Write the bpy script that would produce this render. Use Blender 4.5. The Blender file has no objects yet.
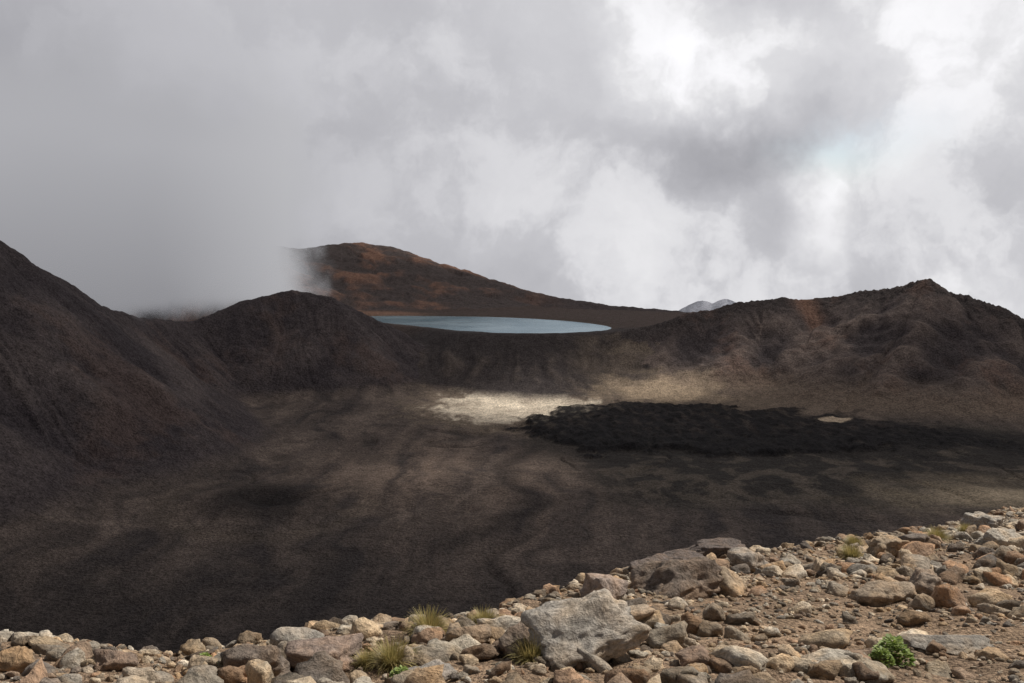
import bpy, math, random, time
import numpy as np
from mathutils import Vector, noise as mnoise
T0=time.time()
random.seed(7); rng=np.random.default_rng(7)
scene=bpy.context.scene
scene.view_settings.view_transform='Standard'
scene.view_settings.look='None'
scene.view_settings.exposure=0

# ------------------------------------------------------------ numpy noise
def _h(ix,iy,seed):
    n=(ix.astype(np.int64)*374761393+iy.astype(np.int64)*668265263+seed*144269504)&0xffffffff
    n=n.astype(np.uint64)
    n=((n^(n>>np.uint64(13)))*np.uint64(1274126177))&np.uint64(0xffffffff)
    n=n^(n>>np.uint64(16))
    n=(n*np.uint64(2246822519))&np.uint64(0xffffffff)
    n=n^(n>>np.uint64(15))
    return (n&np.uint64(255)).astype(np.int64)
_GA=np.arange(256)/256*2*np.pi; _GC=np.cos(_GA).astype(np.float32); _GS=np.sin(_GA).astype(np.float32)
def perlin(x,y,seed=0):
    x=np.asarray(x,float); y=np.asarray(y,float)
    ix=np.floor(x); iy=np.floor(y); fx=(x-ix).astype(np.float32); fy=(y-iy).astype(np.float32)
    def g(ox,oy):
        a=_h(ix+ox,iy+oy,seed)
        return _GC[a]*(fx-ox)+_GS[a]*(fy-oy)
    u=fx*fx*fx*(fx*(fx*6-15)+10); v=fy*fy*fy*(fy*(fy*6-15)+10)
    a=g(0,0)*(1-u)+g(1,0)*u; b=g(0,1)*(1-u)+g(1,1)*u
    return (a*(1-v)+b*v)*1.5
def fbm(x,y,oct=4,seed=0,gain=.5):
    s=0; a=1; f=1; t=0
    for i in range(oct):
        s=s+a*perlin(x*f+i*17.3,y*f-i*9.1,seed+i); t+=a; a*=gain; f*=2.03
    return s/t
def sstep(a,b,x):
    t=np.clip((x-a)/(b-a),0,1); return t*t*(3-2*t)
def smax(a,b,k):
    h=np.maximum(k-np.abs(a-b),0)/k
    return np.maximum(a,b)+h*h*k*.25
def chaikin(p,n):
    p=np.array(p,float)
    for _ in range(n):
        q=np.roll(p,-1,0); p=np.stack([p*.75+q*.25,p*.25+q*.75],1).reshape(-1,2)
    return p
def sdpoly(x,y,P):
    d=np.full(x.shape,1e18); inside=np.zeros(x.shape,bool)
    n=len(P)
    for i in range(n):
        ax,ay=P[i]; bx,by=P[(i+1)%n]
        ex,ey=bx-ax,by-ay; wx,wy=x-ax,y-ay
        t=np.clip((wx*ex+wy*ey)/(ex*ex+ey*ey),0,1)
        d=np.minimum(d,(wx-ex*t)**2+(wy-ey*t)**2)
        c=((ay>y)!=(by>y)); 
        if abs(ey)>1e-9:
            inside^= c & (x < (y-ay)/ey*ex+ax)
    return np.where(inside,-1,1)*np.sqrt(d)

# ------------------------------------------------------------ landscape plan (metres, eye level z=0)
LAKE_Z=-135.0
LAKE=chaikin([(-350,2160),(-262,1985),(-165,1870),(-60,1725),(40,1690),(135,1735),(188,1830),(170,1930),(100,2060),(-30,2170),(-160,2195),(-290,2215)],2)
BENCH=[(-345,2110),(-205,1850),(-75,1690),(45,1660),(150,1700),(240,1700),(450,1800),(650,1850),(600,2150),(300,2350),(50,2500),(-200,2700),(-900,3000),(-900,2500),(-600,2200)]
LAVA=chaikin([(-4,1270),(40,1370),(90,1420),(190,1440),(300,1405),(400,1365),(500,1280),(600,1200),(640,1100),(520,1110),(440,1100),(320,1090),(215,1075),(150,1115),(100,1095),(60,1155),(20,1200)],1)
R_LEFT=[(-900,500,150),(-760,900,110),(-640,1080,62),(-592,1150,17),(-568,1250,-31),(-551,1330,-67),(-523,1400,-88),(-485,1500,-101),(-450,1540,-86),(-424,1560,-72),(-357,1600,-56),(-296,1620,-68),(-235,1655,-104),(-190,1690,-129)]
R_BACK=[(-1300,2500,60),(-800,2600,50),(-575,2700,16),(-500,2740,28),(-428,2800,35),(-360,2790,26),(-310,2750,6),(-195,2700,-38),(-120,2680,-62),(-32,2650,-80),(125,2600,-112),(277,2550,-131),(400,2500,-139),(520,2400,-152),(700,2300,-190)]
R_RIGHT=[(190,1690,-133),(240,1705,-122),(308,1720,-99),(350,1722,-95),(390,1715,-82),(429,1720,-79),(470,1712,-73),(500,1712,-77),(560,1700,-71),(590,1680,-60),(614,1660,-59),(650,1635,-50),(672,1620,-40),(686,1608,-57),(725,1585,-66),(765,1560,-84),(790,1520,-106),(900,1440,-125),(1200,1300,-120)]
R_FAR=[(560,3900,-260),(690,3800,-200),(730,3800,-172),(770,3800,-184),(815,3800,-166),(850,3800,-182),(960,3800,-230),(1200,4000,-320)]

def ridge(x,y,pts,k,p,r,base=-222.):
    best=np.full(x.shape,-1e9); S=np.zeros(x.shape); D=np.zeros(x.shape); acc=0
    for (ax,ay,az),(bx,by,bz) in zip(pts[:-1],pts[1:]):
        ex,ey=bx-ax,by-ay; L=math.hypot(ex,ey)
        t=np.clip(((x-ax)*ex+(y-ay)*ey)/(L*L),0,1)
        d=np.hypot(x-ax-ex*t,y-ay-ey*t)
        de=np.sqrt(d*d+r*r)-r
        Hh=az+(bz-az)*t-base
        q=1-de/(Hh*k)
        h=base+np.where(q>0,Hh*np.maximum(q,0)**p,q*Hh*.3)
        m=h>best
        best=np.where(m,h,best); S=np.where(m,acc+L*t,S); D=np.where(m,d,D)
        acc+=L
    return best,S,D
EX=[-60,-10,-4.6,-2,-0.5,1.2,2.4,3.7,5.5,8,11.8,14,25,60,400,3000]
EY=[6.6,6.7,7.2,7.9,9.0,11.4,14.4,15.4,16.2,19.2,23.6,25.6,33,55,150,400]
def height(x,y,full=True):
    x=np.asarray(x,float); y=np.asarray(y,float)
    e=y-np.interp(x,EX,EY)+ .6*perlin(x*.5,y*.1,61)
    yc=np.where(y<0,-60*(1-np.exp(y/60)),y)
    near=-(1.6+.2*yc)-.55*(np.sqrt(np.maximum(e,0)**2+1.2)-math.sqrt(1.2))
    dist=np.hypot(x,y)
    nb=.12*fbm(x*.45,y*.45,3,41)+.06*fbm(x*1.7,y*1.7,3,43)
    near=near+nb*sstep(0,4,dist)
    near=np.where(np.abs(x)>60,near-(np.abs(x)-60)*.35,near)
    if not full: return near
    near=near+sstep(30,120,dist)*4*fbm(x/40,y/40,4,47)
    wx=x+9*fbm(x/110,y/110,3,5); wy=y+14*fbm(x/110,y/110,3,9)
    fl=-220+9*fbm(x/260,y/260,4,11)+1.3*fbm(x/22,y/22,3,12)
    fl=fl+18*sstep(-250,-520,x)*sstep(1300,900,y)
    fl=fl+20*sstep(1180,1500,y)*sstep(60,-350,x)
    fl=fl-12*sstep(900,500,y)
    ch=np.abs(perlin(x/95+.7*fbm(x/190,y/190,2,63),y/420+.4*fbm(x/160,y/160,2,64),65)); chan=sstep(.10,.0,ch)*sstep(.05,.35,fbm(x/200,y/200,2,66)+.1)
    fl=fl-2.5*chan
    q=np.hypot((x+217)/60,(y-865)/64)
    fl=fl+15*np.exp(-q**2*1.2)-11*np.exp(-(q*2.1)**2)
    fall=.30*np.maximum(y-3000,0); fall=np.minimum(fall,1400.)
    fl=fl-fall
    rL,sL,dL=ridge(wx,wy,R_LEFT,1.32,1.25,8)
    rB,sB,dB=ridge(wx,wy,R_BACK,3.6,1.25,14)
    rR,sR,dR=ridge(wx,wy,R_RIGHT,2.2,1.5,6)
    rF,sF,dF=ridge(wx,wy,R_FAR,2.5,1.3,14,-600.)
    def gully(S,D,w,seed,a,big=0):
        n=np.abs(perlin(S/w+.5*perlin(S/90,D/160,seed+5),D/320,seed))*.45+np.abs(perlin(S/(w*.4)+.4*perlin(S/30,D/70,seed+6),D/200,seed+1))*.35+np.abs(perlin(S/(w*.17)+.4*perlin(S/20,D/50,seed+8),D/110,seed+2))*.2
        return (n*2-.5)*a*sstep(5,60,D)+big*fbm(x/85,y/85,3,seed+3)*sstep(10,110,D)
    gL=gully(sL,dL,34,71,6.5,13)*sstep(-218,-160,rL); gB=gully(sB,dB,60,75,12,12)*sstep(-150,-90,rB); gR=gully(sR,dR,30,79,6.5,26)*sstep(-220,-165,rR)
    rL=rL+gL+3*fbm(x/14,y/14,4,21)*sstep(-218,-190,rL)
    rB=rB+gB+4*fbm(x/25,y/25,4,22)
    crag=sstep(90,10,dR)*sstep(520,640,x)
    rR=rR+gR+2.6*fbm(x/14,y/14,4,23)*sstep(-218,-190,rR)+crag*6*np.abs(fbm(x/9,y/9,3,24))+sstep(60,8,dR)*2.6*fbm(x/7,y/7,3,26)
    rF=rF+8*fbm(x/60,y/60,4,25)
    m=(y>1250)
    sb=np.full(x.shape,2000.); sl=np.full(x.shape,2000.)
    if m.any():
        sb[m]=sdpoly(wx[m],wy[m],BENCH)
        mm=m&(np.abs(x)<500)&(y<2500)&(y>1600)
        if mm.any(): sl[mm]=sdpoly((x+3*fbm(x/30,y/30,2,3))[mm],y[mm],LAKE)
    rB=rB-np.maximum(sb,0)*.8*(y<2300)
    dd=np.maximum(sb,0); dd=np.sqrt(dd*dd+144)-12
    bench=-131.5-.62*160*(1-np.exp(-dd/160))-.06*dd+1.2*fbm(x/40,y/40,3,31)-fall
    bg=(np.abs(perlin(x/40+.5*perlin(x/60,y/60,92),y/260,91))*9+np.abs(perlin(x/14+.5*perlin(x/30,y/30,94),y/160,95))*3)*sstep(15,80,dd)*sstep(-217,-175,bench)
    bench=bench+bg
    lv=np.full(x.shape,500.)
    k=(y>850)&(y<1650)&(x>-250)&(x<850)
    if k.any(): lv[k]=sdpoly((x+60*fbm(x/60,y/60,6,51,.6))[k],(y+85*fbm(x/60,y/60,6,52,.6))[k],LAVA)
    soft=np.clip(sstep(300,560,x),0,1)
    lava=sstep(6+40*soft,-8-40*soft,lv+soft*40*fbm(x/18,y/30,4,58))
    fl=fl+sstep(6,-22-30*soft,lv)*(4.0*(1-.6*soft)+4.5*fbm(x/14,y/28,4,53)+4*np.abs(perlin(x/30,y/60,54)))
    z=smax(fl,rL,18); z=smax(z,rR,14); z=smax(z,bench,18); z=smax(z,rB,20); z=smax(z,rF,20)
    t=sstep(0,28,sl)
    z=np.where(sl<300,np.where(sl<0,np.minimum(-135.3+np.maximum(sl,-60)*.25,z),(-135.15)*(1-t)+z*t),z)
    zz=smax(z,near,3.0)
    isnear=near>z
    return dict(z=zz,near=isnear,fl=fl,rL=rL,rB=rB,rR=rR,rF=rF,bench=bench,sl=sl,sb=sb,lava=lava,lv=lv,gL=gL,gR=gR,gB=gB,bg=bg,dR=dR,dL=dL,dB=dB,mq=q,chan=chan)

# ------------------------------------------------------------ mesh helpers
def mesh_obj(name,V,F,mat,smooth=True,tint=None,parent=None):
    me=bpy.data.meshes.new(name)
    V=np.ascontiguousarray(V,dtype=np.float32); F=np.ascontiguousarray(F,dtype=np.int32)
    k=F.shape[1]
    me.vertices.add(len(V)); me.vertices.foreach_set("co",V.ravel())
    me.loops.add(F.size); me.loops.foreach_set("vertex_index",F.ravel())
    me.polygons.add(len(F)); me.polygons.foreach_set("loop_start",np.arange(0,F.size,k,dtype=np.int32))
    me.polygons.foreach_set("use_smooth",np.full(len(F),smooth))
    me.update(calc_edges=True)
    if tint is not None:
        a=me.attributes.new("tint",'FLOAT_COLOR','POINT')
        c=np.ones((len(V),4),np.float32); c[:,:tint.shape[1]]=tint
        a.data.foreach_set("color",c.ravel())
    me.materials.append(mat)
    ob=bpy.data.objects.new(name,me); scene.collection.objects.link(ob)
    return ob
class NT:
    def __init__(s,tree): s.t=tree; tree.nodes.clear()
    def n(s,typ,_props=None,**inp):
        nd=s.t.nodes.new(typ)
        for k,v in (_props or {}).items(): setattr(nd,k,v)
        for k,v in inp.items():
            key=int(k[1:]) if k[0]=='i' and k[1:].isdigit() else k.replace('_',' ')
            s.set(nd,key,v)
        return nd
    def set(s,nd,key,v):
        sock=nd.inputs[key]
        if isinstance(v,bpy.types.NodeSocket): s.t.links.new(v,sock)
        elif isinstance(v,bpy.types.Node): s.t.links.new(v.outputs[0],sock)
        else: sock.default_value=v
    def math(s,op,a,b=None,c=None,clamp=False):
        nd=s.t.nodes.new('ShaderNodeMath'); nd.operation=op; nd.use_clamp=clamp
        s.set(nd,0,a)
        if b is not None: s.set(nd,1,b)
        if c is not None: s.set(nd,2,c)
        return nd.outputs[0]
    def vmath(s,op,a,b=None,out=0):
        nd=s.t.nodes.new('ShaderNodeVectorMath'); nd.operation=op
        s.set(nd,0,a)
        if b is not None: s.set(nd,1,b)
        return nd.outputs[out]
    def mixc(s,f,a,b,blend='MIX'):
        nd=s.t.nodes.new('ShaderNodeMix'); nd.data_type='RGBA'; nd.blend_type=blend
        s.set(nd,0,f); s.set(nd,6,a); s.set(nd,7,b); return nd.outputs[2]
    def mixf(s,f,a,b):
        nd=s.t.nodes.new('ShaderNodeMix'); nd.data_type='FLOAT'
        s.set(nd,0,f); s.set(nd,2,a); s.set(nd,3,b); return nd.outputs[0]
    def mr(s,v,a,b,c,d,smooth=False):
        nd=s.t.nodes.new('ShaderNodeMapRange')
        if smooth: nd.interpolation_type='SMOOTHSTEP'
        s.set(nd,0,v); s.set(nd,1,a); s.set(nd,2,b); s.set(nd,3,c); s.set(nd,4,d); return nd.outputs[0]
    def noise(s,vec,scale,detail=4,rough=.55,dist=0,out=0):
        nd=s.t.nodes.new('ShaderNodeTexNoise')
        s.set(nd,'Vector',vec); s.set(nd,'Scale',scale); s.set(nd,'Detail',detail); s.set(nd,'Roughness',rough); s.set(nd,'Distortion',dist)
        return nd.outputs[out]
def newmat(name):
    m=bpy.data.materials.new(name); m.use_nodes=True; return m,NT(m.node_tree)
def rgb(r,g,b): return (r,g,b,1)

# ------------------------------------------------------------ materials
terrain_mat,N=newmat("volcanic_ground")
att=N.n('ShaderNodeAttribute',{'attribute_name':'tint'})
nearf=att.outputs['Alpha']
co=N.n('ShaderNodeTexCoord').outputs['Object']
mid=N.noise(co,.09,4,.7); fine=N.noise(co,.4,3,.8)
v=N.math('MULTIPLY',N.mr(mid,.35,.65,.80,1.20),N.mr(fine,.35,.65,.5,1.5))
farc=N.mixc(1,att.outputs['Color'],v,'MULTIPLY')
s1=N.noise(co,1.3,3,.65); s2=N.noise(co,14,4,.7)
vor=N.n('ShaderNodeTexVoronoi',Vector=co,Scale=26.0)
vor2=N.n('ShaderNodeTexVoronoi',Vector=co,Scale=70.0)
sv=N.n('ShaderNodeSeparateColor',i0=vor.outputs['Color']); sv2=N.n('ShaderNodeSeparateColor',i0=vor2.outputs['Color'])
nv=N.math('MULTIPLY',N.mr(s1,.3,.7,.75,1.25),N.mr(s2,.3,.7,.6,1.4))
nv=N.math('MULTIPLY',nv,N.mr(sv.outputs[0],0,1,.65,1.4))
nv=N.math('MULTIPLY',nv,N.mr(sv2.outputs[0],0,1,.7,1.35))
pebc=N.mixc(N.math('MULTIPLY',sv2.outputs[1],.4),att.outputs['Color'],rgb(.22,.165,.12))
pebc=N.mixc(1,pebc,nv,'MULTIPLY')
col=N.mixc(nearf,farc,pebc)
fh=N.math('ADD',N.math('MULTIPLY',mid,3.5),N.math('MULTIPLY',fine,3.5))
p1=N.math('MULTIPLY',N.math('SUBTRACT',1.0,vor.outputs['Distance']),.03)
p2=N.math('MULTIPLY',N.math('SUBTRACT',1.0,vor2.outputs['Distance']),.012)
nh=N.math('ADD',N.math('ADD',p1,p2),N.math('MULTIPLY',s2,.03))
h=N.mixf(nearf,fh,nh)
bump=N.n('ShaderNodeBump',Strength=1.0,Distance=1.0,Height=h)
b=N.n('ShaderNodeBsdfPrincipled',Base_Color=col,Roughness=.95,Normal=bump)
b.inputs['Specular IOR Level'].default_value=.1
N.n('ShaderNodeOutputMaterial',Surface=b)

rock_mat,N=newmat("andesite_rock")
att=N.n('ShaderNodeAttribute',{'attribute_name':'tint'})
co=N.n('ShaderNodeTexCoord').outputs['Object']
a1=N.noise(co,3.5,4,.65,.3); a2=N.noise(co,22,5,.75)
v=N.math('MULTIPLY',N.mr(a1,.3,.7,.6,1.35),N.mr(a2,.3,.7,.5,1.45))
c=N.mixc(1,att.outputs['Color'],v,'MULTIPLY')
warm=N.mr(N.noise(co,2.3,3,.6,.2),.42,.64,.05,.65)
c=N.mixc(warm,c,N.mixc(1,c,rgb(1.22,.96,.68),'MULTIPLY'))
lich=N.math('MULTIPLY',N.mr(N.noise(co,9,4,.75,.3),.56,.66,0,.4),att.outputs['Alpha'])
c=N.mixc(lich,c,rgb(.44,.42,.37))
h=N.math('ADD',N.math('MULTIPLY',a1,.12),N.math('MULTIPLY',a2,.04))
bump=N.n('ShaderNodeBump',Strength=1.0,Distance=1.0,Height=h)
b=N.n('ShaderNodeBsdfPrincipled',Base_Color=c,Roughness=.9,Normal=bump)
b.inputs['Specular IOR Level'].default_value=.2
N.n('ShaderNodeOutputMaterial',Surface=b)

water_mat,N=newmat("lake_water")
co=N.n('ShaderNodeTexCoord').outputs['Object']
w=N.noise(co,.35,3,.6); w2=N.noise(co,.010,4,.55,.4)
bump=N.n('ShaderNodeBump',Strength=.4,Distance=.3,Height=w)
d=N.n('ShaderNodeBsdfDiffuse',Color=N.mixc(N.mr(w2,.35,.65,0,1),rgb(.06,.13,.17),rgb(.22,.30,.34)),Normal=bump)
g=N.n('ShaderNodeBsdfGlossy',Color=rgb(.72,.82,.88),Roughness=.18,Normal=bump)
mx=N.n('ShaderNodeMixShader',i0=.5,i1=d,i2=g)
N.n('ShaderNodeOutputMaterial',Surface=mx)

def leafmat(name):
    m,N=newmat(name)
    att=N.n('ShaderNodeAttribute',{'attribute_name':'tint'})
    d=N.n('ShaderNodeBsdfPrincipled',Base_Color=att.outputs['Color'],Roughness=.6)
    t=N.n('ShaderNodeBsdfTranslucent',Color=att.outputs['Color'])
    mx=N.n('ShaderNodeMixShader',i0=.3,i1=d,i2=t)
    N.n('ShaderNodeOutputMaterial',Surface=mx); return m
grass_mat=leafmat("tussock_blades"); leaf_mat=leafmat("alpine_leaves")

# ------------------------------------------------------------ terrain sheet
th=np.concatenate([np.linspace(-180,-62,50,endpoint=False),np.linspace(-62,-33,70,endpoint=False),np.linspace(-33,33,1000,endpoint=False),np.linspace(33,62,70,endpoint=False),np.linspace(62,180,50)])
rr=np.concatenate([[.05],np.geomspace(.5,6,30,endpoint=False),np.linspace(6,34,180,endpoint=False),np.geomspace(34,540,50,endpoint=False),np.linspace(540,1300,240,endpoint=False),np.linspace(1300,1900,310,endpoint=False),np.linspace(1900,2900,130,endpoint=False),np.geomspace(2900,14000,60)])
T,R=np.meshgrid(np.radians(th),rr)
X=(R*np.sin(T)).ravel(); Y=(R*np.cos(T)).ravel()
H=height(X,Y); Z=H['z']
nc=len(th); nr=len(rr)
i=np.arange(nr-1)[:,None]*nc+np.arange(nc-1)[None,:]
F=np.stack([i,i+1,i+nc+1,i+nc],-1).reshape(-1,4)
print("heights",time.time()-T0)
def C(*c): return np.array(c)[None,:]
def mixa(a,b,f): return a*(1-f[:,None])+b*f[:,None]
n1=fbm(X/160,Y/160,5,101); n2=fbm(X/45,Y/45,4,103)
flow=fbm(X/30+1.5*n1,Y/300+1.2*n1,5,105)
col=np.repeat(C(.074,.060,.055),len(X),0)
col=mixa(col,C(.135,.106,.092),sstep(-.05,.40,flow+.6*n1)*.75)
col=mixa(col,C(.038,.033,.035),sstep(.05,.4,-flow-.5*n1)*.75)
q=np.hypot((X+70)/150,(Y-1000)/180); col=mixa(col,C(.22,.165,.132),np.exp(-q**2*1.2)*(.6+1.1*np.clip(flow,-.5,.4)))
def polyd(pts,a=30,b=40):
    d=np.full(X.shape,1e9); xx=X+a*n1; yy=Y+b*n2
    for (ax,ay),(bx,by) in zip(pts[:-1],pts[1:]):
        ex,ey=bx-ax,by-ay
        t=np.clip(((xx-ax)*ex+(yy-ay)*ey)/(ex*ex+ey*ey),0,1); d=np.minimum(d,np.hypot(xx-ax-ex*t,yy-ay-ey*t))
    return d
for pts,w,s in (([(-120,1500),(-260,1400),(-360,1250),(-400,1100),(-380,980)],38,.6),([(-60,1480),(-200,1330),(-260,1180),(-230,1060)],30,.45),([(-330,1440),(-400,1250),(-390,1120),(-350,1000)],9,.5),([(-420,760),(-280,790),(-150,800),(-60,860),(-20,960),(-10,1080)],10,.6),([(-300,920),(-180,1000),(-60,1120),(-20,1230)],8,.4),([(250,1000),(330,860),(420,800)],7,.6)):
    col=mixa(col,C(.175,.138,.118),np.exp(-(polyd(pts)/w)**2)*s*np.clip(.7+1.2*flow,.2,1.2))
col=mixa(col,C(.026,.022,.022),np.exp(-(polyd([(30,1180),(15,1060),(-5,960),(10,860),(-40,760)])/16)**2)*.6)
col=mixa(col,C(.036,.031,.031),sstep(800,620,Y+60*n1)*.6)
col=mixa(col,C(.022,.019,.019),H['chan']*.45)
col=mixa(col,C(.016,.014,.015),np.exp(-H['mq']**3*1.4)*.9)
col=mixa(col,C(.12,.095,.075),np.exp(-((H['mq']-1.45)/.2)**2)*.35*sstep(1000,850,Y))
q=sstep(80,0,np.abs(Y-1030+60*n1)-140)*sstep(20,120,X+.2*(Y-1000)); col=mixa(col,C(.082,.069,.056),q*.7)
q=q*sstep(-.12,.16,fbm(X/36+n1,Y/60,6,131,.6)+.3*sstep(900,1150,Y)); col=mixa(col,C(.024,.022,.022),q*.85)
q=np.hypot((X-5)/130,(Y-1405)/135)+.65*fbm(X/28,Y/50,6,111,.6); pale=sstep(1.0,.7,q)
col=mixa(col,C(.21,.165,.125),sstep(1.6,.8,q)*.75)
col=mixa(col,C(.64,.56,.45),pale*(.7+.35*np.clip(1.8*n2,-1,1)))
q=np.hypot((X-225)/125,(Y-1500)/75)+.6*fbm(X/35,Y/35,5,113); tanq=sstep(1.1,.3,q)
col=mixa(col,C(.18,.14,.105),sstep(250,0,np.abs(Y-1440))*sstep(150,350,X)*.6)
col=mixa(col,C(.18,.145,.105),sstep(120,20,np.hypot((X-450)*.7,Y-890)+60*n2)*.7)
col=mixa(col,C(.015,.014,.016),H['lava']*(.97-.3*np.clip(fbm(X/14,Y/30,4,141)*3,0,1)))
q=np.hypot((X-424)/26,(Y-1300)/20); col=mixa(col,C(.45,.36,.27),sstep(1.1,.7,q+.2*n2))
z=Z
streakL=fbm(X/16,Y/16,3,151)
def slopecol(g,dark,light,a,b,k=.85):
    return mixa(np.repeat(dark,len(X),0),light,sstep(a,b,g+1.6*streakL+1.0*n1)*k)  # gully shading painted into the slope colour: creases darker, ribs lighter
sl_=sstep(2,16,H['rL']-H['fl'])*(H['rL']>=H['bench']-5); c=slopecol(H['gL'],C(.044,.037,.041),C(.098,.080,.078),-4,7)
c=mixa(c,C(.105,.072,.062),sstep(.1,.5,n1+.3*streakL)*.45)
col=mixa(col,c,sl_)
sr_=sstep(2,20,H['rR']-H['fl'])*(H['rR']>=H['bench']-3); c=slopecol(H['gR'],C(.054,.045,.047),C(.145,.113,.100),-7,10)
c=mixa(c,C(.032,.029,.030),sstep(70,10,H['dR']+25*n2)*.5)
c=mixa(c,C(.15,.092,.072),sstep(.0,.45,n1+.3*streakL)*.5)
c=mixa(c,C(.22,.125,.088),np.exp(-(((X-500+12*n2)/16)**2))*sstep(130,20,H['dR'])*.75)
c=mixa(c,C(.17,.13,.10),sstep(-165,-205,z)*.7)
col=mixa(col,c,sr_)
sb_=sstep(0,14,H['bench']-H['fl'])*(H['bench']>np.maximum(H['rL'],H['rR'])); c=mixa(np.repeat(C(.050,.042,.042),len(X),0),C(.11,.088,.076),sstep(1,7,H['bg']+3*streakL)*.65)  # bench wall relief likewise shaded through its colour
c=mixa(c,C(.16,.127,.10),sstep(60,160,X)*sstep(2,20,H['sb'])*(.45+.5*np.clip(n2*2,-.9,1)))
c=mixa(c,C(.085,.06,.05),sstep(1750,1850,Y)*.6)
col=mixa(col,c,sb_)
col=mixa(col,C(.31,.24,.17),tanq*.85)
sk=(H['rB']>np.maximum(H['bench'],H['rR']))&(H['rB']>H['rL']); 
c=mixa(np.repeat(C(.070,.057,.055),len(X),0),C(.20,.112,.080),sstep(-.1,.5,n1+.5*n2+.05*H['gB'])*sstep(300,-200,X)*.85)
c=mixa(c,C(.066,.055,.057),sstep(-100,300,X)*.7)
col=mixa(col,c,sk.astype(float))
col=mixa(col,mixa(np.repeat(C(.13,.14,.17),len(X),0),C(.22,.23,.27),sstep(-.1,.25,fbm(X/60,Y/90,5,171))),(H['rF']>=np.maximum(H['bench'],H['fl']))*sstep(3200,3500,Y))  # far peak: haze painted as a pale blue-grey ground colour
col=mixa(col,C(.24,.14,.10),sstep(60,10,np.abs(H['sl']-20))*sstep(-150,-260,X)*sstep(2050,2150,Y)*.8)
col=mixa(col,C(.10,.08,.065),sstep(26,4,H['sl'])*.4)
col=np.where((H['lava']>.5)[:,None],col,col*1.10)
D=np.hypot(X,Y)
soil=mixa(np.repeat(C(.25,.175,.116),len(X),0),C(.165,.115,.079),sstep(-.3,.4,fbm(X*.5,Y*.5,4,121)))
nearmask=H['near'].astype(float)
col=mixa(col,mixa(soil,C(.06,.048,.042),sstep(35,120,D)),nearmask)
ALPHA=nearmask*sstep(90,40,D)
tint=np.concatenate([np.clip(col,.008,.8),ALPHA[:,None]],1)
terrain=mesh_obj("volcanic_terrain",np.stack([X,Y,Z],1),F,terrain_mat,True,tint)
print("terrain",time.time()-T0)

# ------------------------------------------------------------ lake
P=chaikin(LAKE,1); cen=P.mean(0)
Pe=cen+(P-cen)*1.06
V=[(cen[0],cen[1],LAKE_Z)]+[(p[0],p[1],LAKE_Z) for p in Pe]
n=len(Pe); Fl=[(0,1+k,1+(k+1)%n) for k in range(n)]
mesh_obj("crater_lake_water",np.array(V),np.array(Fl),water_mat,False)

# ------------------------------------------------------------ rocks
import bmesh
def ico(sub):
    bm=bmesh.new(); bmesh.ops.create_icosphere(bm,subdivisions=sub,radius=1)
    v=np.array([t.co[:] for t in bm.verts]); f=np.array([[a.index for a in t.verts] for t in bm.faces]); bm.free(); return v,f
ICO={k:ico(k) for k in (1,2,3,4,5)}
def rock_variant(sub,seed,rnd=.5,nz=.08):
    r=np.random.default_rng(seed); v,f=ICO[sub]
    v=v/np.linalg.norm(v,axis=1)[:,None]
    k=r.integers(7,12); nn=r.normal(size=(k,3)); nn/=np.linalg.norm(nn,axis=1)[:,None]
    nn=np.concatenate([nn,[[1,0,0],[-1,0,0],[0,1,0],[0,-1,0],[0,0,1],[0,0,-1]]]); hh=np.concatenate([r.uniform(.55,.95,k),r.uniform(.75,1.05,6)])
    dt=np.maximum(v@nn.T,1e-3); q=hh[None,:]/dt
    p=12+36*(1-rnd)
    rad=(np.sum(q**(-p),axis=1))**(-1/p)
    off=Vector(r.uniform(-50,50,3))
    dn=np.array([mnoise.fractal(Vector(a)*1.6+off,1.0,2.0,3)for a in v]); dn2=np.array([mnoise.fractal(Vector(a)*5+off,1.0,2.0,4)for a in v]) if sub>2 else 0
    rad=rad*(1+nz*dn*1.5+nz*.55*dn2)
    return v*rad[:,None],f
ROCKCOL=np.array([(.36,.32,.265),(.45,.40,.325),(.27,.23,.185),(.38,.30,.215),(.45,.365,.265),(.30,.22,.16),(.52,.475,.405),(.18,.155,.135),(.38,.295,.21),(.34,.305,.26),(.36,.25,.175)])
def rotm(ax,ay,az):
    cx,sx,cy,sy,cz,sz=math.cos(ax),math.sin(ax),math.cos(ay),math.sin(ay),math.cos(az),math.sin(az)
    return np.array([[cz*cy,cz*sy*sx-sz*cx,cz*sy*cx+sz*sx],[sz*cy,sz*sy*sx+cz*cx,sz*sy*cx-cz*sx],[-sy,cy*sx,cy*cx]])
V2=[rock_variant(2,100+k,.4,.10) for k in range(14)]
V1=[rock_variant(1,200+k,.4,.08) for k in range(10)]
def scatter(name,items,variants):
    Vs=[];Fs=[];Ts=[];o=0
    for (x,y,z,s,flat,colr,tilt) in items:
        v,f=variants[random.randrange(len(variants))]
        sc=np.array([random.uniform(.8,1.35),random.uniform(.6,1.1),flat])*s*.5
        M=rotm(random.uniform(-tilt,tilt),random.uniform(-tilt,tilt),random.uniform(0,6.28))
        w=(v*sc)@M.T+np.array([x,y,z])
        Vs.append(w);Fs.append(f+o);o+=len(v)
        lichen=random.random()**2
        Ts.append(np.repeat(np.array([[*colr,lichen]]),len(v),0))
    return mesh_obj(name,np.concatenate(Vs),np.concatenate(Fs),rock_mat,True,np.concatenate(Ts))
def rc(k=None):
    c=ROCKCOL[rng.integers(len(ROCKCOL))] if k is None else np.array(k)
    return c*rng.uniform(.6,1.25)
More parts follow.
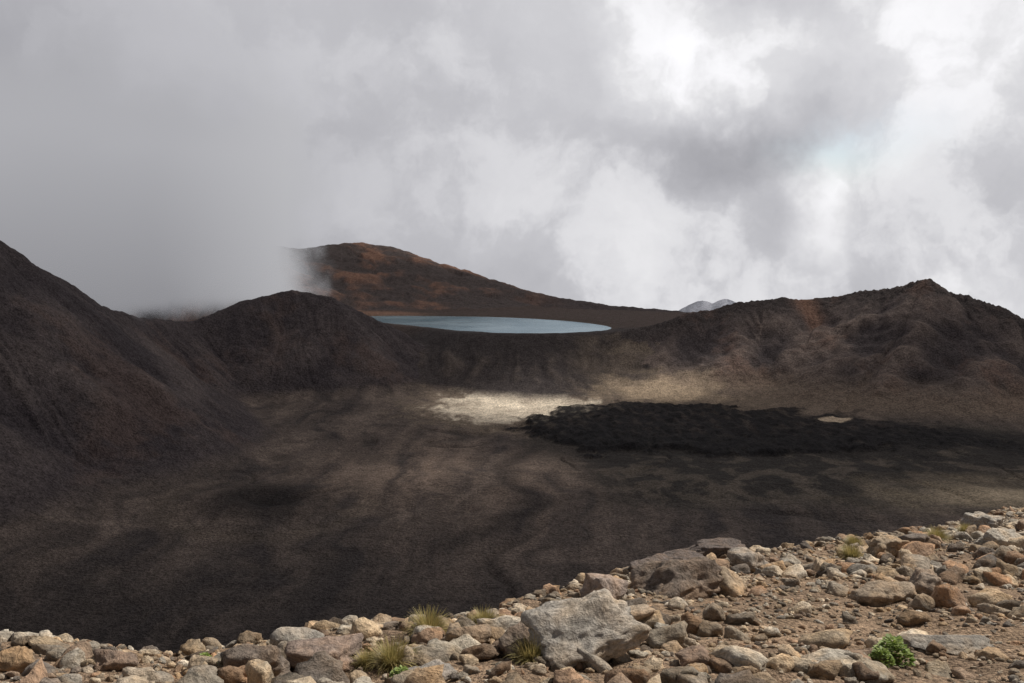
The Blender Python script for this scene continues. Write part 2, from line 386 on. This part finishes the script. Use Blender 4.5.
def gen(nn,lo,hi,pw,dens):
    out=[]
    xs=rng.uniform(-10,20,nn*5); ys=rng.uniform(4.5,34,nn*5)
    e=ys-np.interp(xs,EX,EY); ok=(e<1.2)&(np.abs(xs)<ys*.75+1.5)
    dn=dens(xs,ys,e); ok&=rng.random(len(xs))<dn
    xs=xs[ok][:nn]; ys=ys[ok][:nn]; es=e[ok][:nn]; zs=height(xs,ys,False)
    for x,y,z,ee in zip(xs,ys,zs,es):
        s=lo+(hi-lo)*rng.random()**pw
        if ee>-1.5: s=min(s,.24)
        fl=rng.uniform(.4,.85)
        out.append((x,y,z+s*fl*.5*rng.uniform(.0,.5),s,fl,rc(),.45))
    return out
def dens_m(x,y,e):
    d=.55+1.3*np.clip(fbm(x*.35,y*.35,3,201),-.4,.5)
    d=d+.45*np.exp(-(e+.6)**2/1.5)+.35*(x<1.8)
    d=np.where((x>1.8)&(y<10.5),d*.4,d)
    return np.clip(d,.04,1)
med=gen(4800,.07,.42,2.8,dens_m)
scatter("scattered_rocks",med,[rock_variant(3,400+k,random.uniform(.1,.5),.14) for k in range(24)])
sm=gen(24000,.03,.11,1.8,lambda x,y,e:np.clip(.6+.9*fbm(x*.6,y*.6,3,205),.2,1))
scatter("small_stones",[s for s in sm if s[1]<12],V2)
scatter("small_stones",[s for s in sm if s[1]>=12],V1)

def boulder(x,y,w,h,colr,dp=.8,rz=0,tilt=(0,0),rnd=.5,seed=1,lich=.5,sink=.25):
    v,f=rock_variant(5 if w>.74 else 4,seed,rnd,.14)
    v=v*np.array([w*.5,w*.5*dp,h*.6])
    M=rotm(tilt[0],tilt[1],rz); v=v@M.T
    z=float(height(np.array([x]),np.array([y]),False)[0])
    v=v-np.array([0,0,v[:,2].min()+h*sink])
    t=np.repeat(np.array([[*colr,lich]]),len(v),0)
    ob=mesh_obj("boulder",v,f,rock_mat,True,t); ob.location=(x,y,z); return ob
GREY=(.41,.38,.34);TAN=(.39,.31,.225);DK=(.15,.125,.115);PALE=(.48,.44,.38)
for a in [
 (.60,7.30,.90,.32,GREY,.75,.35,(.05,-.24),.3,11,.3),
 (1.85,10.9,1.1,.46,(.19,.155,.13),.7,.2,(0,-.15),.2,12,.4),
 (2.45,11.1,.58,.34,TAN,.8,1,(0,0),.4,13,.2),
 (-1.37,7.35,.66,.18,(.30,.235,.20),.7,.1,(0,.05),.4,14,.3),
 (-1.75,7.7,.5,.16,GREY,.7,.3,(0,.1),.4,15,.7),
 (-1.85,6.95,.50,.22,(.20,.165,.14),.8,.3,(0,0),.3,16,.3),
 (-3.5,6.8,.36,.20,(.38,.27,.17),.8,.5,(0,0),.6,17,.1),
 (5.7,14.9,.85,.38,TAN,.7,.3,(0,.1),.4,18,.3),
 (7.9,15.9,.8,.32,PALE,.7,.1,(0,.1),.3,19,.6),
 (3.95,10.3,.66,.26,(.36,.29,.22),.7,.4,(0,.1),.4,20,.3),
 (4.65,10.9,.58,.30,(.32,.26,.21),.7,.9,(0,.1),.4,21,.5),
 (3.6,7.85,.80,.12,(.29,.265,.235),.6,.05,(0,.04),.3,22,.5),
 (1.02,10.3,.50,.28,(.38,.31,.27),.7,.6,(0,.25),.3,23,.4),
 (.05,7.5,.42,.26,(.22,.18,.15),.7,.8,(0,.0),.3,24,.3),
 (.95,8.9,.7,.17,(.42,.34,.26),.6,.2,(.05,-.1),.2,25,.3),
 (-.35,7.8,.42,.18,(.34,.26,.19),.8,.2,(0,0),.3,26,.2),
 (-.6,6.9,.40,.15,(.36,.33,.30),.8,.7,(0,0),.4,27,.5),
 (1.35,6.9,.38,.15,(.30,.22,.17),.8,.3,(0,0),.5,28,.2),
 (-2.9,7.0,.38,.16,(.27,.205,.165),.8,.3,(0,0),.5,29,.2),
 (6.6,16.0,.7,.30,(.2,.17,.15),.8,.3,(0,0),.3,30,.4),
 (9.5,19.5,.8,.40,GREY,.8,.3,(0,0),.3,31,.4),
 (2.35,13.6,.9,.24,DK,.6,.3,(0,0),.2,32,.2),
 (3.0,14.4,1.1,.26,DK,.6,.1,(0,0),.2,33,.2),
 (1.8,12.4,.8,.25,DK,.6,.5,(0,0),.2,34,.2),
 (7.0,12.2,.7,.30,(.27,.225,.185),.8,.5,(0,0),.3,35,.5),
 (3.2,13.2,.6,.28,(.36,.32,.28),.8,.5,(0,0),.3,36,.5),
]: boulder(*a)
print("rocks",time.time()-T0)

# ------------------------------------------------------------ plants
def tussock(x,y,size,nb,c1,c2,name="tussock_grass"):
    z=float(height(np.array([x]),np.array([y]),False)[0])
    V=[];F=[];T=[]
    for k in range(nb):
        a=random.uniform(0,6.283); r0=random.random()**.5*size*.26
        lean=random.uniform(.1,1.2)*(.4+r0/(size*.26)); L=size*random.uniform(.4,.9); w=size*.009+.0012
        bx,by=math.cos(a)*r0,math.sin(a)*r0; aa=a+random.uniform(-.6,.6)
        px,py=-math.sin(aa),math.cos(aa); o=len(V); seg=4
        c=np.array(c1)*(1-(u:=random.random()))+np.array(c2)*u
        X0,Z0,ang=0,0,lean*.35
        for s in range(seg+1):
            ww=w*(1-s/seg*.9)
            V.append((bx+math.cos(aa)*X0-px*ww,by+math.sin(aa)*X0-py*ww,Z0)); V.append((bx+math.cos(aa)*X0+px*ww,by+math.sin(aa)*X0+py*ww,Z0))
            T+= [c*(.6+.5*s/seg)]*2
            X0+=math.sin(ang)*L/seg; Z0+=math.cos(ang)*L/seg; ang+=lean*.4
        for s in range(seg): F.append((o+2*s,o+2*s+1,o+2*s+3,o+2*s+2))
    ob=mesh_obj(name,np.array(V),np.array(F),grass_mat,True,np.array(T)); ob.location=(x,y,z-.02); return ob
G1=(.48,.37,.15);G2=(.27,.25,.09)
for x,y,s in [(-.70,8.1,.31),(-.9,7.25,.29),(.16,7.2,.28),(-.25,8.7,.23),(4.95,14.2,.32),(7.4,17.0,.36),(-1.1,7.3,.18),(5.6,16.0,.26),(8.6,18.5,.28)]:
    tussock(x,y,s,800,G1,G2)
def herb(x,y,size,nl,c1,c2):
    z=float(height(np.array([x]),np.array([y]),False)[0])
    V=[];F=[];T=[]
    for k in range(nl):
        a=random.uniform(0,6.283); r=random.random()**.6*size*.5; hz=size*.6*(1-(r/(size*.5))**2)*random.uniform(.4,1)+.03
        c0=np.array([math.cos(a)*r,math.sin(a)*r,hz]); L=size*random.uniform(.09,.16); W=L*.45
        d=np.array([math.cos(a+random.uniform(-1,1)),math.sin(a+random.uniform(-1,1)),random.uniform(-.2,.9)]); d/=np.linalg.norm(d)
        s=np.cross(d,[random.uniform(-.3,.3),random.uniform(-.3,.3),1]); s/=np.linalg.norm(s)
        o=len(V); V+=[c0,c0+d*L*.5+s*W,c0+d*L,c0+d*L*.5-s*W]; F.append((o,o+1,o+2,o+3))
        u=random.random(); T+=[np.array(c1)*(1-u)+np.array(c2)*u]*4
    ob=mesh_obj("alpine_herb",np.array(V),np.array(F),leaf_mat,False,np.array(T)); ob.location=(x,y,z)
for x,y,s in [(2.86,7.25,.28),(-2.2,6.9,.15),(-.78,6.8,.2),(2.72,7.1,.17)]:
    herb(x,y,s,600,(.14,.22,.04),(.27,.33,.07))

# ------------------------------------------------------------ sun
az=math.radians(60); el=math.radians(50)
S=Vector((math.sin(az)*math.cos(el),math.cos(az)*math.cos(el),math.sin(el)))
sd=bpy.data.lights.new("sun",'SUN'); sd.energy=5.0; sd.angle=math.radians(.5); sd.color=(1,.94,.85)
so=bpy.data.objects.new("sun",sd); scene.collection.objects.link(so); so.rotation_euler=S.to_track_quat('Z','Y').to_euler(); so.location=S*3000

# ------------------------------------------------------------ out-of-frame overcast sheet added to shade the crater; openings place sun patches
cm,N=newmat("shadow_cloud_mat")
co=N.n('ShaderNodeTexCoord').outputs['Object']
sx=N.n('ShaderNodeSeparateXYZ',i0=co)
nz=N.noise(co,.0022,3,.5,.3)
x,y=sx.outputs[0],sx.outputs[1]
tot=N.math('ADD',N.mr(y,560,760,0,1.0),N.math('MULTIPLY',N.math('SUBTRACT',nz,.5),.7))
def hole(cx,cy,rx,ry,a):
    dx=N.math('DIVIDE',N.math('SUBTRACT',x,cx),rx); dy=N.math('DIVIDE',N.math('SUBTRACT',y,cy),ry)
    g=N.math('EXPONENT',N.math('MULTIPLY',N.math('ADD',N.math('MULTIPLY',dx,dx),N.math('MULTIPLY',dy,dy)),-1.0))
    return N.math('MULTIPLY',g,a)
ox,oy=887,512
holes=[(10,1425,130,95,1.05),(225,1520,110,60,.8),(480,880,100,45,.75),(-70,1000,150,110,.36),(-420,2750,240,140,.55),(560,1580,220,110,.50)]
for hx,hy,rx,ry,a in holes: tot=N.math('SUBTRACT',tot,hole(hx+ox,hy+oy,rx,ry,a))
alpha=N.mr(tot,.0,.9,0,.84)
d=N.n('ShaderNodeBsdfDiffuse',Color=rgb(.8,.8,.82)); t=N.n('ShaderNodeBsdfTranslucent',Color=rgb(.52,.52,.54)); tr=N.n('ShaderNodeBsdfTransparent')
m1=N.n('ShaderNodeMixShader',i0=.65,i1=d,i2=t); m2=N.n('ShaderNodeMixShader',i0=alpha,i1=tr,i2=m1)
N.n('ShaderNodeOutputMaterial',Surface=m2)
gx=np.linspace(-600,2900,90); gy=np.linspace(480,3600,80)
GX,GY=np.meshgrid(gx,gy); GZ=1000+40*fbm(GX/400,GY/400,4,301)
i=np.arange(79)[:,None]*90+np.arange(89)[None,:]
mesh_obj("shadow_cloud",np.stack([GX.ravel(),GY.ravel(),GZ.ravel()],1),np.stack([i,i+1,i+91,i+90],-1).reshape(-1,4),cm,True)

# ------------------------------------------------------------ low fog bank spilling over the left ridge (volume)
fm,N=newmat("fog_bank")
geo=N.n('ShaderNodeNewGeometry').outputs['Position']
sx=N.n('ShaderNodeSeparateXYZ',i0=geo); x,y,z=sx.outputs
s1=N.math('DIVIDE',N.math('SUBTRACT',N.math('MULTIPLY',y,-.225),x),80.0)
s2=N.math('DIVIDE',N.math('ADD',z,90.0),35.0)
yf=N.mr(x,-560,-420,1320,1700)
s3=N.math('DIVIDE',N.math('SUBTRACT',y,yf),100.0)
s4=N.math('DIVIDE',N.math('SUBTRACT',190.0,N.math('ADD',z,N.math('MULTIPLY',N.math('ADD',x,400),.25))),150.0)
s=N.math('MINIMUM',N.math('MINIMUM',s1,s2),N.math('MINIMUM',s3,s4))
nz=N.noise(geo,.0085,3,.6,.0)
s=N.math('ADD',s,N.math('MULTIPLY',N.math('SUBTRACT',nz,.5),5.0))
dens=N.math('MULTIPLY',N.mr(s,-.4,1.8,0,1),.016)
ab=N.n('ShaderNodeVolumeAbsorption',Color=rgb(0,0,0),Density=dens)
fc=N.mixc(N.mr(z,-60,180,0,1),rgb(.28,.28,.30),rgb(.42,.42,.445))
fc=N.mixc(N.mr(s1,2.5,.0,0,.7),fc,rgb(.52,.52,.54))
em=N.n('ShaderNodeEmission',Color=fc,Strength=dens)  # fog glows by itself, standing in for scattered daylight
ad=N.n('ShaderNodeAddShader',i0=ab,i1=em)
N.n('ShaderNodeOutputMaterial',Volume=ad)
fm.cycles.volume_step_rate=2.0
bx=[(-1300,-290),(1250,2650),(-140,330)]
V=np.array([(a,b_,c) for a in bx[0] for b_ in bx[1] for c in bx[2]],float)
Fb=np.array([(0,1,3,2),(4,6,7,5),(0,4,5,1),(2,3,7,6),(0,2,6,4),(1,5,7,3)])
mesh_obj("fog_bank",V,Fb,fm,False)

# ------------------------------------------------------------ sky
w=bpy.data.worlds.new("World"); scene.world=w; w.use_nodes=True; N=NT(w.node_tree)
D=N.n('ShaderNodeTexCoord').outputs['Generated']
D=N.vmath('NORMALIZE',D)
wn=N.noise(D,4.0,6,.62,0,1)
warp=N.vmath('SCALE',N.vmath('SUBTRACT',wn,(.5,.5,.5)))
warp.node.inputs['Scale'].default_value=.20
DW=N.vmath('ADD',D,warp)
def blob(u,v,su,sv,a,src=DW):
    c=Vector((u,1,v)).normalized()
    d=N.vmath('MULTIPLY',N.vmath('SUBTRACT',src,tuple(c)),(1/su,1/.6,1/sv))
    dd=N.vmath('DOT_PRODUCT',d,d,out=1)
    return N.math('MULTIPLY',N.math('EXPONENT',N.math('MULTIPLY',dd,-1.0)),a)
puff=N.noise(DW,6.0,7,.52,.1)
puffS=N.math('ADD',N.mr(puff,.45,.57,-.075,.075,True),N.math('MULTIPLY',N.math('SUBTRACT',puff,.5),.6))
sepD=N.n('ShaderNodeSeparateXYZ',i0=D)
amp=N.mr(sepD.outputs[0],-.25,.15,.22,1.0)
val=N.math('ADD',.64,N.math('MULTIPLY',puffS,amp))
for a in [(-.454,.055,.30,.24,-.26),(-.36,-.06,.20,.10,-.15),(-.45,.25,.2,.1,-.01),(.14,.2,.12,.09,.22),(.21,.105,.10,.05,-.22),(.31,.04,.032,.05,.42),(.44,.19,.2,.09,.22),(.44,.03,.08,.04,-.05),(.51,-.05,.07,.05,.15),(-.02,.02,.16,.05,.03)]:
    val=N.math('ADD',val,blob(*a))
val=N.math('MULTIPLY',val,N.mr(sepD.outputs[2],.28,.7,1,.40))
val=N.math('MULTIPLY',val,N.mr(sepD.outputs[1],-.2,.6,.50,1))
val=N.math('MAXIMUM',val,.08)
ccol=N.mixc(1,N.mixc(N.mr(val,.2,.8,0,1),rgb(.965,.965,1.06),rgb(.99,.985,1.01)),val,'MULTIPLY')
sky=N.n('ShaderNodeTexSky',{'sky_type':'NISHITA','sun_disc':False,'sun_elevation':el,'sun_rotation':az})
b1=N.n('ShaderNodeBackground',Color=sky,Strength=.14)
b2=N.n('ShaderNodeBackground',Color=ccol,Strength=1.0)
gap=N.math('ADD',blob(.315,.09,.035,.025,.4),blob(.37,.10,.05,.02,.2))
mx=N.n('ShaderNodeMixShader',i0=N.math('SUBTRACT',1.0,gap,clamp=True),i1=b1,i2=b2)
N.n('ShaderNodeOutputWorld',Surface=mx)

# ------------------------------------------------------------ camera
cd=bpy.data.cameras.new("camera"); cd.lens=35; cd.sensor_width=36; cd.clip_end=30000; cd.clip_start=.05
cam=bpy.data.objects.new("camera",cd); scene.collection.objects.link(cam)
cam.location=(0,0,0); cam.rotation_euler=(math.radians(90-4.97),0,0)
scene.camera=cam
print("done",time.time()-T0)
